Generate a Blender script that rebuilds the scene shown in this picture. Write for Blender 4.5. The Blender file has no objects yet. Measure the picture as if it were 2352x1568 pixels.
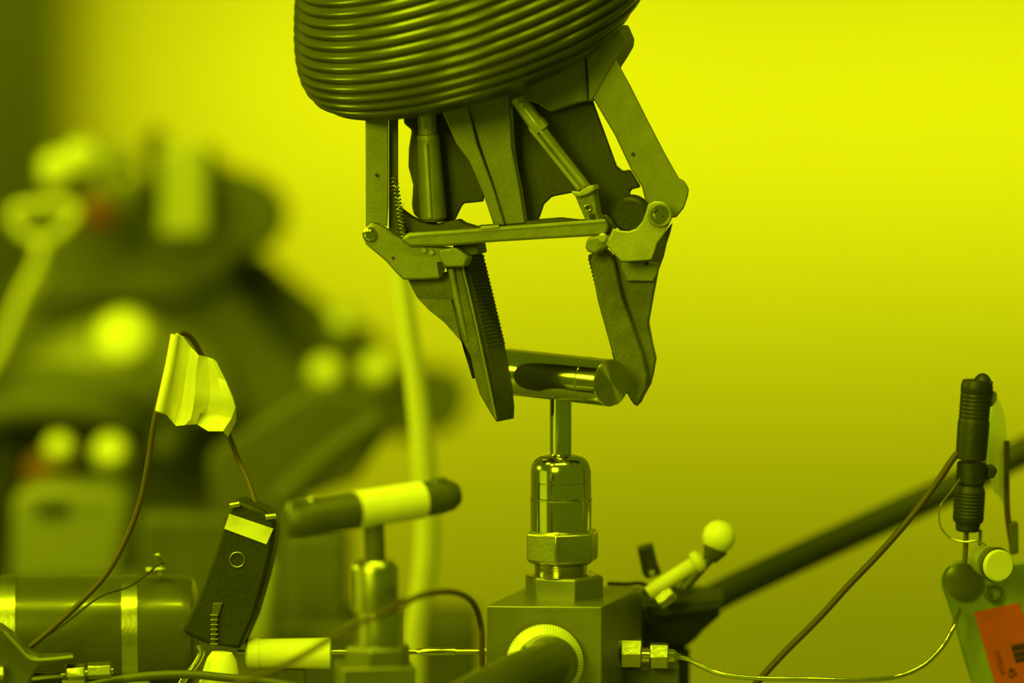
import bpy, bmesh, math, random
from mathutils import Vector, Matrix, Quaternion
random.seed(7)
SC = bpy.context.scene
COL = SC.collection

# ------------------------------------------------------------ camera
PITCH = math.radians(5.0)
D = 2.5                       # camera to focal plane, metres
F = 12500.0                   # focal length in pixels of a 2352 wide frame
CAM = Vector((0, -D*math.cos(PITCH), D*math.sin(PITCH)))
FWD = Vector((0, math.cos(PITCH), -math.sin(PITCH)))
RGT = Vector((1, 0, 0))
UP = Vector((0, math.sin(PITCH), math.cos(PITCH)))
cd = bpy.data.cameras.new('camera')
cam = bpy.data.objects.new('camera', cd); COL.objects.link(cam)
cam.location = CAM
cam.rotation_euler = (math.pi/2-PITCH, 0, 0)
cd.sensor_width = 36; cd.lens = F/2352*36
cd.clip_start = 0.1; cd.clip_end = 50
cd.dof.use_dof = True
cd.dof.focus_distance = D-0.01
cd.dof.aperture_fstop = 2.5
SC.camera = cam

# ------------------------------------------------------------ world, lamps, exposure
SC.view_settings.view_transform = 'Standard'
SC.view_settings.look = 'None'
SC.view_settings.exposure = 0.0
SC.view_settings.gamma = 1.0
SC.view_settings.use_curve_mapping = False
world = bpy.data.worlds.new('world'); SC.world = world; world.use_nodes = True
bg = world.node_tree.nodes['Background']
bg.inputs[0].default_value = (0.66, 1.0, 0.005, 1)
bg.inputs[1].default_value = 0.17
LCOL = (0.79, 1.0, 0.005)  # yellow of the lead glass, put into the lamp colour

def area(name, loc, target, sx, sy, power, col=LCOL, spread=180):
    l = bpy.data.lights.new(name, 'AREA'); l.shape = 'RECTANGLE'
    l.size = sx; l.size_y = sy; l.energy = power; l.color = col; l.spread = math.radians(spread)
    o = bpy.data.objects.new(name, l); COL.objects.link(o)
    o.location = loc
    o.rotation_euler = (Vector(target)-Vector(loc)).to_track_quat('-Z', 'Y').to_euler()
    return o
# lamps of the cell: a row overhead, a flood and an added panel at the left, an added machine fill, a soft one beside the window, a long one over the back wall
for k, x in enumerate((-0.80, -0.32, -0.06, 0.18, 0.66)):
    area('overhead_lamp', (x, -0.62, 1.25), (0, 0, -0.05), 0.12, 0.12, 3.2)
area('flood_lamp', (-1.6, 0.27, 0.42), (0, 0.0, -0.05), 0.35, 0.22, 7.0)
area('lit_wall_panel', (-1.5, -0.50, -0.2), (0, -0.5, -0.2), 1.0, 0.9, 2.0)  # added soft emitter in place of a lit left wall
area('window_lamp', (-0.9, -1.9, 0.8), (0, 0, 0), 0.7, 0.7, 29.0)
area('machine_fill', (-0.75, 0.0, 0.95), (-0.25, 0.6, -0.1), 0.3, 0.2, 8.0)  # added fill, brightens the pale parts of the machine
area('wall_washer', (0.50, 1.5, 0.75), (0.50, 2.5, -0.02), 1.75, 0.06, 1.92, spread=28)

# ------------------------------------------------------------ materials
MATS = {}
def mat(name, col, rough=0.5, metal=0.0, noise=0.0, nscale=60, bump=0.0, bscale=300, coat=0.0, trans=0.0, aniso=None):
    if name in MATS: return MATS[name]
    m = bpy.data.materials.new(name); m.use_nodes = True
    nt = m.node_tree; b = nt.nodes['Principled BSDF']
    b.inputs['Base Color'].default_value = (*col, 1)
    b.inputs['Roughness'].default_value = rough
    b.inputs['Metallic'].default_value = metal
    if coat: b.inputs['Coat Weight'].default_value = coat
    if trans: b.inputs['Transmission Weight'].default_value = trans
    tc = nt.nodes.new('ShaderNodeTexCoord')
    if noise:
        n = nt.nodes.new('ShaderNodeTexNoise'); n.inputs['Scale'].default_value = nscale
        n.inputs['Detail'].default_value = 5
        nt.links.new(tc.outputs['Object'], n.inputs['Vector'])
        r = nt.nodes.new('ShaderNodeMapRange')
        r.inputs[1].default_value = .3; r.inputs[2].default_value = .7
        r.inputs[3].default_value = 1-noise; r.inputs[4].default_value = 1+noise
        nt.links.new(n.outputs['Fac'], r.inputs[0])
        mx = nt.nodes.new('ShaderNodeVectorMath'); mx.operation = 'SCALE'
        mx.inputs[0].default_value = col
        nt.links.new(r.outputs[0], mx.inputs['Scale'])
        nt.links.new(mx.outputs[0], b.inputs['Base Color'])
        rr = nt.nodes.new('ShaderNodeMapRange')
        rr.inputs[1].default_value = .3; rr.inputs[2].default_value = .7
        rr.inputs[3].default_value = max(.02, rough*(1-noise*.6)); rr.inputs[4].default_value = min(1, rough*(1+noise*.6))
        nt.links.new(n.outputs['Fac'], rr.inputs[0]); nt.links.new(rr.outputs[0], b.inputs['Roughness'])
    if bump:
        n2 = nt.nodes.new('ShaderNodeTexNoise'); n2.inputs['Scale'].default_value = bscale
        n2.inputs['Detail'].default_value = 4
        nt.links.new(tc.outputs['Object'], n2.inputs['Vector'])
        bp = nt.nodes.new('ShaderNodeBump'); bp.inputs['Strength'].default_value = bump
        bp.inputs['Distance'].default_value = 0.001
        nt.links.new(n2.outputs['Fac'], bp.inputs['Height']); nt.links.new(bp.outputs[0], b.inputs['Normal'])
    MATS[name] = m
    return m
M_wall = mat('cell_wall_paint', (0.82, 0.68, 0.3), 0.85, noise=0.04, nscale=3)
M_floor = mat('cell_floor_steel', (0.14, 0.14, 0.12), 0.6, noise=0.2, nscale=6)
M_dark_panel = mat('dark_painted_steel', (0.10, 0.10, 0.08), 0.55, noise=0.1, nscale=8)
M_bench = mat('bench_steel', (0.22, 0.22, 0.2), 0.5, 0.6, noise=0.15, nscale=30)
M_alu = mat('matte_aluminium', (0.25, 0.248, 0.21), 0.5, 0.35, noise=0.10, nscale=120, bump=0.15, bscale=900)
M_alu_l = mat('light_aluminium', (0.44, 0.43, 0.37), 0.42, 0.45, noise=0.14, nscale=90, bump=0.1, bscale=700)
M_alu_d = mat('dark_anodised', (0.10, 0.098, 0.08), 0.5, 0.3, noise=0.15, nscale=100, bump=0.1, bscale=600)
M_jaw = mat('blackened_jaw_steel', (0.14, 0.138, 0.11), 0.5, 0.3, noise=0.18, nscale=150, bump=0.2, bscale=900)
M_pad = mat('black_rubber_pad', (0.05, 0.05, 0.035), 0.75, noise=0.2, nscale=200, bump=0.3, bscale=900)
M_rubber = mat('black_boot_cloth', (0.06, 0.06, 0.04), 0.65, noise=0.2, nscale=60, bump=0.3, bscale=400)
M_boot = mat('bellows_polymer', (0.058, 0.056, 0.042), 0.27, noise=0.12, nscale=25, coat=0.15)
M_chrome = mat('polished_steel', (0.62, 0.60, 0.52), 0.13, 1.0, noise=0.05, nscale=60)
M_steel = mat('brushed_steel', (0.50, 0.48, 0.42), 0.3, 1.0, noise=0.12, nscale=90, bump=0.1, bscale=500)
M_block = mat('machined_block_steel', (0.24, 0.235, 0.2), 0.42, 0.75, noise=0.12, nscale=40, bump=0.06, bscale=300)
M_black = mat('black_plastic', (0.018, 0.018, 0.014), 0.5, noise=0.15, nscale=90, bump=0.2, bscale=600)
M_black2 = mat('black_hose_rubber', (0.03, 0.03, 0.022), 0.6, noise=0.1, nscale=20)
M_tape = mat('white_tape', (0.86, 0.82, 0.6), 0.6, noise=0.06, nscale=60, bump=0.4, bscale=60)
M_white = mat('white_plastic', (0.80, 0.77, 0.6), 0.35, noise=0.04, nscale=30)
M_hose = mat('pale_plastic_tube', (0.74, 0.70, 0.5), 0.5, noise=0.04, nscale=30)
M_brown = mat('brown_cable', (0.075, 0.045, 0.02), 0.5, noise=0.1, nscale=60)
M_machine = mat('machine_paint', (0.10, 0.10, 0.07), 0.6, noise=0.1, nscale=20)
M_pale = mat('pale_fitting', (0.85, 0.82, 0.6), 0.5, noise=0.05, nscale=30)
M_red = mat('red_label_print', (0.50, 0.06, 0.015), 0.6, noise=0.06, nscale=90)
M_redbg = mat('red_plastic', (0.16, 0.04, 0.015), 0.5)
M_ink = mat('black_ink', (0.03, 0.012, 0.01), 0.7)
M_tag = mat('tag_plate_steel', (0.24, 0.28, 0.15), 0.45, 0.3, noise=0.12, nscale=40, bump=0.15, bscale=300)
M_canister = mat('smoked_canister', (0.085, 0.082, 0.05), 0.3, 0.2, noise=0.15, nscale=20, coat=0.2)

# ------------------------------------------------------------ pixel rays -> world points
def W(px, py, y=0.0):
    r = FWD + RGT*((px-1176)/F) + UP*((784-py)/F)
    return CAM + r*((y-CAM.y)/r.y)
def S(y=0.0): return (D+y)/F          # metres per pixel at that depth

# ------------------------------------------------------------ object helpers
WL = {}
def thing(name, label, cat, loc, group=None):
    o = bpy.data.objects.new(name, None); COL.objects.link(o)
    o.empty_display_size = .02
    o.location = loc; WL[o] = Vector(loc)
    o['label'] = label; o['category'] = cat
    if group: o['group'] = group
    return o
def tag(o, label, cat, group=None):
    o['label'] = label; o['category'] = cat
    if group: o['group'] = group
    return o
def obj(name, geo, m, parent=None, bevel=0.0, smooth=35, label=None, segs=2):
    vs, fs = geo
    n = len(vs); c = Vector((0, 0, 0))
    lo = Vector([min(v[i] for v in vs) for i in range(3)]); hi = Vector([max(v[i] for v in vs) for i in range(3)])
    c = (lo+hi)/2
    if parent is None: c.z = lo.z
    me = bpy.data.meshes.new(name)
    me.from_pydata([Vector(v)-c for v in vs], [], fs)
    bm = bmesh.new(); bm.from_mesh(me)
    bmesh.ops.remove_doubles(bm, verts=bm.verts, dist=1e-7)
    bmesh.ops.recalc_face_normals(bm, faces=bm.faces)
    bm.to_mesh(me); bm.free()
    for p in me.polygons: p.use_smooth = True
    me.set_sharp_from_angle(angle=math.radians(smooth))
    me.materials.append(m)
    o = bpy.data.objects.new(name, me); COL.objects.link(o)
    if parent is not None:
        o.parent = parent; o.location = c-WL[parent]
    else: o.location = c
    WL[o] = c
    if bevel:
        b = o.modifiers.new('bevel', 'BEVEL'); b.width = bevel; b.segments = segs
        b.limit_method = 'ANGLE'; b.angle_limit = math.radians(32); b.harden_normals = False
    if label: o['label'] = label
    return o
def join(*gs):
    V, Fc = [], []
    for vs, fs in gs:
        k = len(V); V += list(vs); Fc += [tuple(i+k for i in f) for f in fs]
    return V, Fc
def prism(pts, y, w, dirx=0.0):
    """outline traced by pixels on the plane y, extruded w metres away from the viewer side (dirx = sideways share)"""
    fr = [W(p[0], p[1], p[2] if len(p) > 2 else y) for p in pts]
    e = Vector((dirx, math.sqrt(1-dirx*dirx), 0))*w
    bk = [v+e for v in fr]; n = len(fr)
    return fr+bk, [tuple(range(n)), tuple(range(2*n-1, n-1, -1))]+[(i, i+n, (i+1) % n+n, (i+1) % n) for i in range(n)]
def frame_of(ax):
    ax = Vector(ax).normalized()
    h = Vector((0, 0, 1)) if abs(ax.z) < .9 else Vector((0, 1, 0))
    u = ax.cross(h).normalized(); v = ax.cross(u).normalized()
    return ax, u, v
def lathe(p, ax, prof, n=40, phase=0.0):
    """prof: list of (distance along axis, radius)"""
    p = Vector(p); ax, u, v = frame_of(ax); V = []; Fc = []
    for t, r in prof:
        for k in range(n):
            a = phase+2*math.pi*k/n
            V.append(p+ax*t+(u*math.cos(a)+v*math.sin(a))*max(r, 1e-6))
    for i in range(len(prof)-1):
        for k in range(n):
            Fc.append((i*n+k, i*n+(k+1) % n, (i+1)*n+(k+1) % n, (i+1)*n+k))
    Fc.append(tuple(range(n-1, -1, -1))); Fc.append(tuple((len(prof)-1)*n+k for k in range(n)))
    return V, Fc
def cyl(a, b, r, n=32, r2=None):
    a = Vector(a); b = Vector(b); L = (b-a).length
    return lathe(a, b-a, [(0, r), (L, r if r2 is None else r2)], n)
def crom(pts, k=8):
    P = [Vector(p) for p in pts]; P = [P[0]*2-P[1]]+P+[P[-1]*2-P[-2]]; out = []
    for i in range(1, len(P)-2):
        for j in range(k):
            t = j/k
            out.append(0.5*((2*P[i])+(-P[i-1]+P[i+1])*t+(2*P[i-1]-5*P[i]+4*P[i+1]-P[i+2])*t*t+(-P[i-1]+3*P[i]-3*P[i+1]+P[i+2])*t**3))
    out.append(P[-2]); return out
def tube(pts, r, n=14, k=8, raw=False, flat=1.0):
    P = [Vector(p) for p in pts] if raw else crom(pts, k)
    V, Fc = [], []; m = len(P)
    t0 = (P[1]-P[0]).normalized(); _, u, v = frame_of(t0)
    for i in range(m):
        t = (P[min(i+1, m-1)]-P[max(i-1, 0)]).normalized()
        q = t0.rotation_difference(t); u = q@u; v = q@v; t0 = t
        rr = r(i/(m-1)) if callable(r) else r
        for j in range(n):
            a = 2*math.pi*j/n
            V.append(P[i]+u*math.cos(a)*rr+v*math.sin(a)*rr*flat)
    for i in range(m-1):
        for j in range(n): Fc.append((i*n+j, i*n+(j+1) % n, (i+1)*n+(j+1) % n, (i+1)*n+j))
    Fc.append(tuple(range(n-1, -1, -1))); Fc.append(tuple((m-1)*n+j for j in range(n)))
    return V, Fc
def helix(a, b, R, r, turns, n=8, per=14):
    a = Vector(a); b = Vector(b); ax, u, v = frame_of(b-a); m = int(turns*per)
    return tube([a+(b-a)*(i/m)+(u*math.cos(2*math.pi*i/per)+v*math.sin(2*math.pi*i/per))*R for i in range(m+1)], r, n, raw=True)
def ring(c, ax, R, r, n=40, k=12):
    c = Vector(c); ax, u, v = frame_of(ax); V, Fc = [], []
    for i in range(n):
        a = 2*math.pi*i/n; d = u*math.cos(a)+v*math.sin(a)
        for j in range(k):
            b = 2*math.pi*j/k; V.append(c+d*(R+r*math.cos(b))+ax*r*math.sin(b))
    for i in range(n):
        for j in range(k): Fc.append((i*k+j, i*k+(j+1) % k, ((i+1) % n)*k+(j+1) % k, ((i+1) % n)*k+j))
    return V, Fc
def box(c, sx, sy, sz, rot=None):
    c = Vector(c); R = rot if rot is not None else Matrix.Identity(3)
    V = [c+R@Vector((x*sx/2, y*sy/2, z*sz/2)) for x in (-1, 1) for y in (-1, 1) for z in (-1, 1)]
    return V, [(0, 1, 3, 2), (4, 6, 7, 5), (0, 4, 5, 1), (2, 3, 7, 6), (0, 2, 6, 4), (1, 5, 7, 3)]
def Rz(d): return Matrix.Rotation(math.radians(d), 3, 'Z')

# ------------------------------------------------------------ setting
def struct(name, geo, m):
    o = obj(name, geo, m); o['kind'] = 'structure'; return o
FZ = -1.0; BZ = -0.19
struct('floor', box((0, 0.6, FZ-.05), 7, 5, .1), M_floor)
struct('wall_back', box((0, 2.55, 0.2), 7, .1, 2.4), M_wall)

# low steel bench that carries the plumbing
t = thing('work_bench', 'low steel bench under the valves, below the picture edge', 'bench', (0, -0.06, FZ))
obj('bench_top', box((0, -0.06, BZ-.01), 1.1, .5, .02), M_bench, t, .002)
for x in (-.5, .5):
    for y in (-.28, .16): obj('leg', box((x, y, (FZ+BZ-.02)/2), .04, .04, BZ-.02-FZ), M_bench, t, .002)

# dark steel cabinet against the back wall, far left
t = thing('steel_cabinet', 'dark upright cabinet far out of focus at the left edge', 'cabinet', (-.9, 2.3, FZ))
obj('cabinet_body', box((-.86, 2.36, 0.0), .92, .24, 2.0), M_dark_panel, t, .004)
for x in (-1.09, -.63):
    d_ = obj('door', box((x, 2.233, 0.0), .44, .014, 1.9), M_dark_panel, t, .003)
    obj('handle', box((x+(.16 if x < -.8 else -.16), 2.215, -.1), .015, .02, .14), M_steel, d_, .002)

# ============================================================ THE GRIPPER
G = thing('manipulator_gripper', 'grey two-jaw gripper hanging from the ribbed bellows boot, closing on the metal bar', 'gripper', W(1200, 540, 0))
EX = .32
def gp(name, pts, y, w, m, bevel=.0004, ex=EX, **k): return obj(name, prism(pts, y, w, ex), m, G, bevel, **k)
# --- bellows boot
def boot():
    tau = math.radians(18.5); n = 128; V, Fc = [], []; rows = 0
    prof = [(-0.55, 250), (-0.5, 300), (-0.45, 345)]
    ss = []
    for i in range(15*10+1):
        s = i/10
        a = 362+93*(1-math.exp(-s/2.6))
        bump = abs(math.sin(math.pi*s))**.8
        ss.append((s, a-7+11*bump))
    for s, a in prof+ss:
        s_ = s
        phi = math.radians(16.5+.6*s_)
        cx, cy = 1080+18*(1-math.exp(-max(s_, 0)/2.6)), 132-29*s_
        c = CAM+(FWD+RGT*((cx-1176)/F)+UP*((784-cy)/F))*(D+.012)
        U = RGT*math.cos(phi)+UP*math.sin(phi)
        v = RGT*math.sin(phi)-UP*math.cos(phi)
        Vv = v*math.sin(tau)-FWD*math.cos(tau)
        A = a*S(0)
        for k in range(n):
            t_ = 2*math.pi*k/n
            V.append(c+(U*math.cos(t_)+Vv*math.sin(t_))*A)
        rows += 1
    for i in range(rows-1):
        for k in range(n): Fc.append((i*n+k, i*n+(k+1) % n, (i+1)*n+(k+1) % n, (i+1)*n+k))
    Fc.append(tuple(range(n))); Fc.append(tuple((rows-1)*n+k for k in range(n)))
    return V, Fc, c
V_, F_, topc = boot()
obj('bellows_boot', (V_, F_), M_boot, G, smooth=70)
obj('arm_tube', cyl(topc-Vector((0, 0, .02)), topc+Vector((0, .02, 1.15)), .06, 40), M_alu, G)
# --- wrist block between boot and links
gp('wrist_block', [(1060, 150), (1345, 110), (1352, 232), (1325, 237), (1290, 248), (1262, 258), (1235, 240), (1215, 232), (1060, 262)], -.004, .02, M_alu, .001)
gp('wrist_flange', [(1330, 60), (1420, 60), (1434, 92), (1432, 110), (1418, 134), (1395, 170), (1362, 228), (1352, 235), (1350, 180), (1346, 120)], -.007, .016, M_alu, .0006)
# --- left link
gp('link_arm', [(839, 240), (892, 240), (892, 470), (889, 520), (872, 514), (852, 512), (840, 522)], -.012, .003, M_alu, .0005, ex=0)
gp('link_channel', [(893, 240), (914, 240), (914, 480), (920, 500), (934, 530), (930, 548), (893, 540)], -.006, .006, M_alu_d, .0004, ex=0)
obj('spring', helix(W(903, 405, -.0095), W(925, 548, -.0095), 9*S(), 1.7*S(), 16), M_steel, G)
obj('dark_disc', cyl(W(865, 402, -.0132), W(865, 402, -.0118), 4*S(), 14), M_black, G)
# --- cloth shrouds seen between the links
gp('shroud', [(925, 250), (928, 284), (946, 299), (939, 340), (938, 383), (949, 425), (946, 470), (950, 492), (968, 507), (1000, 512), (1045, 507), (1064, 468), (1112, 463), (1112, 400), (1080, 330), (1035, 235)], .006, .012, M_rubber, .001, ex=0)
gp('shroud', [(1165, 215), (1260, 205), (1290, 340), (1330, 440), (1268, 452), (1250, 470), (1238, 505), (1205, 516), (1188, 500), (1180, 420)], .006, .012, M_rubber, .001, ex=0)
gp('shroud', [(1225, 195), (1350, 195), (1371, 255), (1395, 320), (1418, 383), (1432, 396), (1450, 392), (1473, 430), (1449, 436), (1447, 455), (1480, 470), (1470, 500), (1425, 520), (1390, 500), (1364, 470), (1350, 440), (1290, 350), (1240, 270)], .004, .014, M_rubber, .001, ex=0)
# --- gusset behind crossbar on the left
gp('gusset', [(914, 478), (940, 497), (966, 510), (1000, 514), (1050, 503), (1063, 512), (1103, 524), (1060, 540), (935, 550), (915, 540)], -.002, .006, M_alu_d, .0006)
# --- left piston
obj('piston', join(lathe(W(984, 318, -.002), W(996, 506, -.002)-W(984, 318, -.002), [(0, 18*S()), (.0006, 26*S()), (.028, 30*S()), (.0365, 30*S()), (.038, 22*S())], 28)), M_alu, G)
obj('piston_rib', tube([W(978, 330, -.0075), W(988, 500, -.0080)], 6*S(), 10), M_alu_l, G)
obj('piston_collar', lathe(W(979, 250, -.002), W(984, 326, -.002)-W(979, 250, -.002), [(0, 21*S()), (.0115, 21*S()), (.012, 25*S()), (.0150, 25*S()), (.0155, 17*S())], 28), M_alu_l, G)
# --- centre V bracket
gp('strut', [(1008, 240), (1072, 230), (1096, 330), (1130, 420), (1160, 517), (1134, 517), (1108, 440), (1078, 370), (1048, 330)], -.012, .004, M_alu, .0007, ex=0)
gp('strut', [(1068, 232), (1171, 215), (1176, 340), (1193, 425), (1207, 513), (1156, 517), (1128, 417), (1092, 300)], -.009, .005, M_alu, .0007, ex=0)
gp('strut_web', [(1168, 240), (1177, 250), (1182, 350), (1199, 430), (1212, 513), (1206, 513), (1190, 425), (1174, 340)], -.006, .010, M_alu_l, .0003, ex=0)
gp('strut_back', [(1045, 225), (1176, 215), (1184, 330), (1196, 430), (1205, 470), (1140, 470), (1085, 330)], -.003, .004, M_alu, .0004, ex=0)
# --- right diagonal push rod
def along(a, b, t): return Vector(a).lerp(Vector(b), t)
pa, pb = W(1193, 232, -.016), W(1345, 436, -.016)
obj('push_rod', lathe(along(pa, pb, .30), pb-pa, [(0, 13*S()), (.0355, 16*S()), (.036, 12*S())], 24), M_alu, G)
for off in (-8, 5):
    obj('rod_rail', tube([W(1226+off, 290-off*.6, -.0192), W(1338+off, 430-off*.6, -.0192)], 5*S(), 10), M_alu_l, G)
obj('rod_clevis', lathe(pa, pb-pa, [(-.003, 10*S()), (-.002, 17*S()), (.012, 19*S()), (.0122, 22*S()), (.0165, 22*S()), (.017, 14*S())], 8), M_alu_l, G, .0006)
obj('clevis_pin', cyl(W(1197, 240, -.0215), W(1197, 240, -.0125), 7*S(), 16), M_alu_l, G, .0003)
gp('rod_end', [(1310, 438), (1330, 440), (1345, 430), (1362, 424), (1366, 436), (1350, 446), (1330, 452), (1318, 450)], -.020, .008, M_alu_l, .0006)
gp('knuckle', [(1318, 446), (1362, 436), (1370, 490), (1378, 506), (1345, 508), (1330, 475)], -.017, .008, M_alu, .0008)
obj('knuckle_hole_disc', join(cyl(W(1350, 476, -.0182), W(1350, 476, -.0165), 9*S(), 16)), M_black, G)  # black disc stands in for the dark inside a hole
obj('knuckle_hole_disc', join(cyl(W(1360, 496, -.0182), W(1360, 496, -.0165), 7*S(), 16)), M_black, G)  # second hole, its darkness also a black disc
obj('hole_glint_ring', ring(W(1350, 477, -.0184), (0, -1, 0), 7*S(), 2*S()), M_chrome, G)  # chrome ring put on as a glint at the hole rim
# --- right link
gp('link_arm', [(1362, 226), (1395, 168), (1415, 136), (1450, 200), (1490, 280), (1530, 357), (1561, 411), (1574, 418), (1583, 435), (1580, 452), (1571, 478), (1553, 500), (1530, 500), (1484, 466), (1475, 430), (1450, 390), (1412, 310)], -.010, .009, M_alu, .0008, ex=0)
obj('dark_disc', cyl(W(1454, 354, -.0105), W(1454, 354, -.0095), 4.5*S(), 14), M_black, G)  # hole mark: black disc instead of a shaded opening
# --- crossbar with its rear rail
gp('rail', [(1100, 518), (1180, 512), (1240, 504), (1290, 500), (1335, 505), (1372, 500), (1392, 492), (1420, 520), (1400, 540), (1100, 545)], -.008, .005, M_alu_d, .0006, ex=0)
gp('crossbar', [(920, 549), (938, 536), (1100, 524), (1270, 513), (1390, 503), (1399, 520), (1392, 541), (1250, 549), (1120, 557), (1022, 566), (940, 566)], -.018, .010, M_alu, .0012, ex=0)
gp('bar_tab', [(1103, 520), (1146, 516), (1146, 524), (1105, 528)], -.0195, .004, M_alu_l, .0004, ex=0)
gp('bar_lip', [(940, 537), (1390, 503), (1391, 510), (940, 544)], -.0186, .001, M_alu_l, .0002, ex=0)
# --- left jaw bracket
gp('jaw_bracket', [(834, 545), (837, 527), (848, 516), (862, 514), (880, 522), (905, 540), (930, 556), (1000, 566), (1050, 572), (1064, 590), (1064, 611), (1022, 613), (1010, 640), (975, 642), (926, 643), (903, 620), (887, 601), (862, 580), (840, 562)], -.015, .008, M_alu, .0010, ex=.1)
obj('pivot_bolt', join(lathe(W(849, 540, -.0185), (0, 1, 0), [(0, 9*S()), (.0006, 13*S()), (.003, 13*S()), (.0032, 17*S()), (.0042, 17*S())], 28)), M_chrome, G)
gp('bracket_slot', [(1003, 602), (1016, 600), (1020, 628), (1008, 632)], -.0153, .001, M_black, 0, ex=0)
gp('bracket_foot', [(936, 642), (1004, 630), (1045, 620), (1052, 700), (1000, 692), (958, 684)], -.008, .007, M_jaw, .0006, ex=.1)
obj('dark_disc', cyl(W(903, 592, -.0155), W(903, 592, -.0147), 3.5*S(), 12), M_black, G)
for q in ((975, 575), (992, 580)): obj('rivet', lathe(W(*q, -.0163), (0, 1, 0), [(0, 3*S()), (.0006, 7*S()), (.0016, 8*S())], 16), M_alu_l, G)
# --- left jaw: rib, finger with toothed pad
gp('jaw_rib', [(958, 684), (1036, 688), (1052, 740), (1064, 800), (1085, 870), (1060, 785), (1020, 740), (985, 712)], -.010, .007, M_jaw, .0006)
gp('jaw_finger', [(1022, 604), (1058, 604), (1072, 660), (1098, 770), (1124, 880), (1141, 970), (1128, 952), (1101, 905), (1089, 862), (1080, 820), (1060, 780), (1042, 700)], -.0103, .008, M_jaw, .0008, ex=.15)
obj('finger_rail', tube([W(1036, 616, -.0108), W(1048, 680, -.0110), W(1064, 750, -.0108), W(1072, 780, -.0100)], lambda t_: (8-4*t_)*S(), 12, 6), M_alu, G)
obj('finger_edge_highlight', tube([W(1062, 612, -.0110), W(1090, 730, -.0112), W(1116, 850, -.0112), W(1139, 960, -.0108)], 3*S(), 8, 6), M_alu, G)  # lighter tube imitates the highlight along the bevel
gp('finger_cap', [(1010, 598), (1006, 574), (1045, 568), (1074, 590), (1066, 613), (1024, 614)], -.0175, .008, M_alu, .0009)
def toothed(a, b, n, amp):
    out = []; ax, ay = a; bx, by = b; dx, dy = bx-ax, by-ay; L = math.hypot(dx, dy); nx, ny = -dy/L, dx/L
    for i in range(n):
        t0 = i/n; t1 = (i+.55)/n
        out.append((ax+dx*t0-nx*amp, ay+dy*t0-ny*amp)); out.append((ax+dx*t1-nx*amp*.9, ay+dy*t1-ny*amp*.9)); out.append((ax+dx*(t1+.08/n), ay+dy*(t1+.08/n))); out.append((ax+dx*(t0+.97/n), ay+dy*(t0+.97/n)))
    return out
gp('jaw_pad', [(1045, 566), (1052, 562), (1066, 588)]+toothed((1070, 592), (1120, 800), 24, 2.0)+[(1128, 840), (1138, 900), (1142, 940), (1141, 969), (1122, 880), (1096, 770), (1070, 660)], -.0070, .018, M_pad, .0001, ex=.44, label='black toothed inner pad')
gp('pad_holder', [(1040, 575), (1040, 556), (1082, 552), (1096, 560), (1100, 583), (1070, 590)], -.010, .012, M_alu_d, .0006)
# --- right jaw: bright bracket plate, black roller, spine, finger
obj('roller', lathe(W(1445, 494, -.0185), Vector((.15, 1, .05)), [(0, 34*S()), (.001, 41*S()), (.012, 41*S()), (.0125, 30*S())], 36), M_black, G)
gp('bracket_plate', [(1484, 486), (1488, 470), (1503, 462), (1522, 463), (1538, 474), (1544, 492), (1538, 514), (1524, 540), (1510, 558), (1505, 575), (1497, 597), (1460, 600), (1427, 601), (1412, 585), (1395, 566), (1388, 556), (1400, 545), (1408, 524), (1424, 530), (1445, 531), (1462, 525), (1476, 508)], -.0212, .003, M_alu_l, .0006, ex=0)
obj('pivot_bolt', lathe(W(1513, 493, -.0245), (0, 1, 0), [(0, 9*S()), (.0008, 13*S()), (.0028, 13*S()), (.003, 22*S()), (.0042, 22*S())], 28), M_chrome, G)
obj('pivot_washer', ring(W(1516, 494, -.0218), (0, -1, 0), 24*S(), 4*S()), M_alu, G)
gp('pad_holder', [(1345, 556), (1349, 545), (1378, 540), (1401, 543), (1402, 560), (1392, 568), (1366, 584), (1346, 578), (1343, 568)], -.020, .010, M_alu, .0012)
obj('pivot_bolt', lathe(W(1384, 547, -.0225), (0, 1, 0), [(0, 7*S()), (.0006, 11*S()), (.003, 11*S())], 24), M_alu_l, G)
gp('spine', [(1543, 512), (1538, 535), (1529, 562), (1523, 590), (1511, 622), (1500, 680), (1489, 742), (1498, 790), (1506, 824), (1500, 860), (1493, 885), (1476, 915), (1464, 934), (1452, 926), (1450, 860), (1432, 700), (1408, 580), (1495, 590), (1508, 560)], -.004, .008, M_jaw, .0008, ex=.1)
gp('spine_plate', [(1424, 603), (1500, 601), (1516, 604), (1508, 632), (1500, 646), (1440, 645)], -.0075, .004, M_alu, .0005, ex=0)
obj('dark_disc', cyl(W(1485, 605, -.0082), W(1485, 605, -.0072), 5*S(), 14), M_black, G)
gp('jaw_finger', [(1386, 571), (1398, 580), (1410, 600), (1428, 680), (1452, 750), (1474, 810), (1486, 860), (1484, 890), (1466, 930), (1452, 925), (1444, 912), (1420, 860), (1400, 790), (1372, 690), (1356, 600), (1362, 582)], -.0092, .008, M_jaw, .0008, ex=.2)
gp('jaw_pad', [(1351, 586), (1368, 578), (1384, 640), (1420, 790), (1440, 850), (1440, 905), (1425, 880), (1414, 845)]+toothed((1408, 812), (1351, 590), 24, 2.0), -.0080, .020, M_pad, .0001, ex=.2, label='black toothed inner pad')

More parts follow.
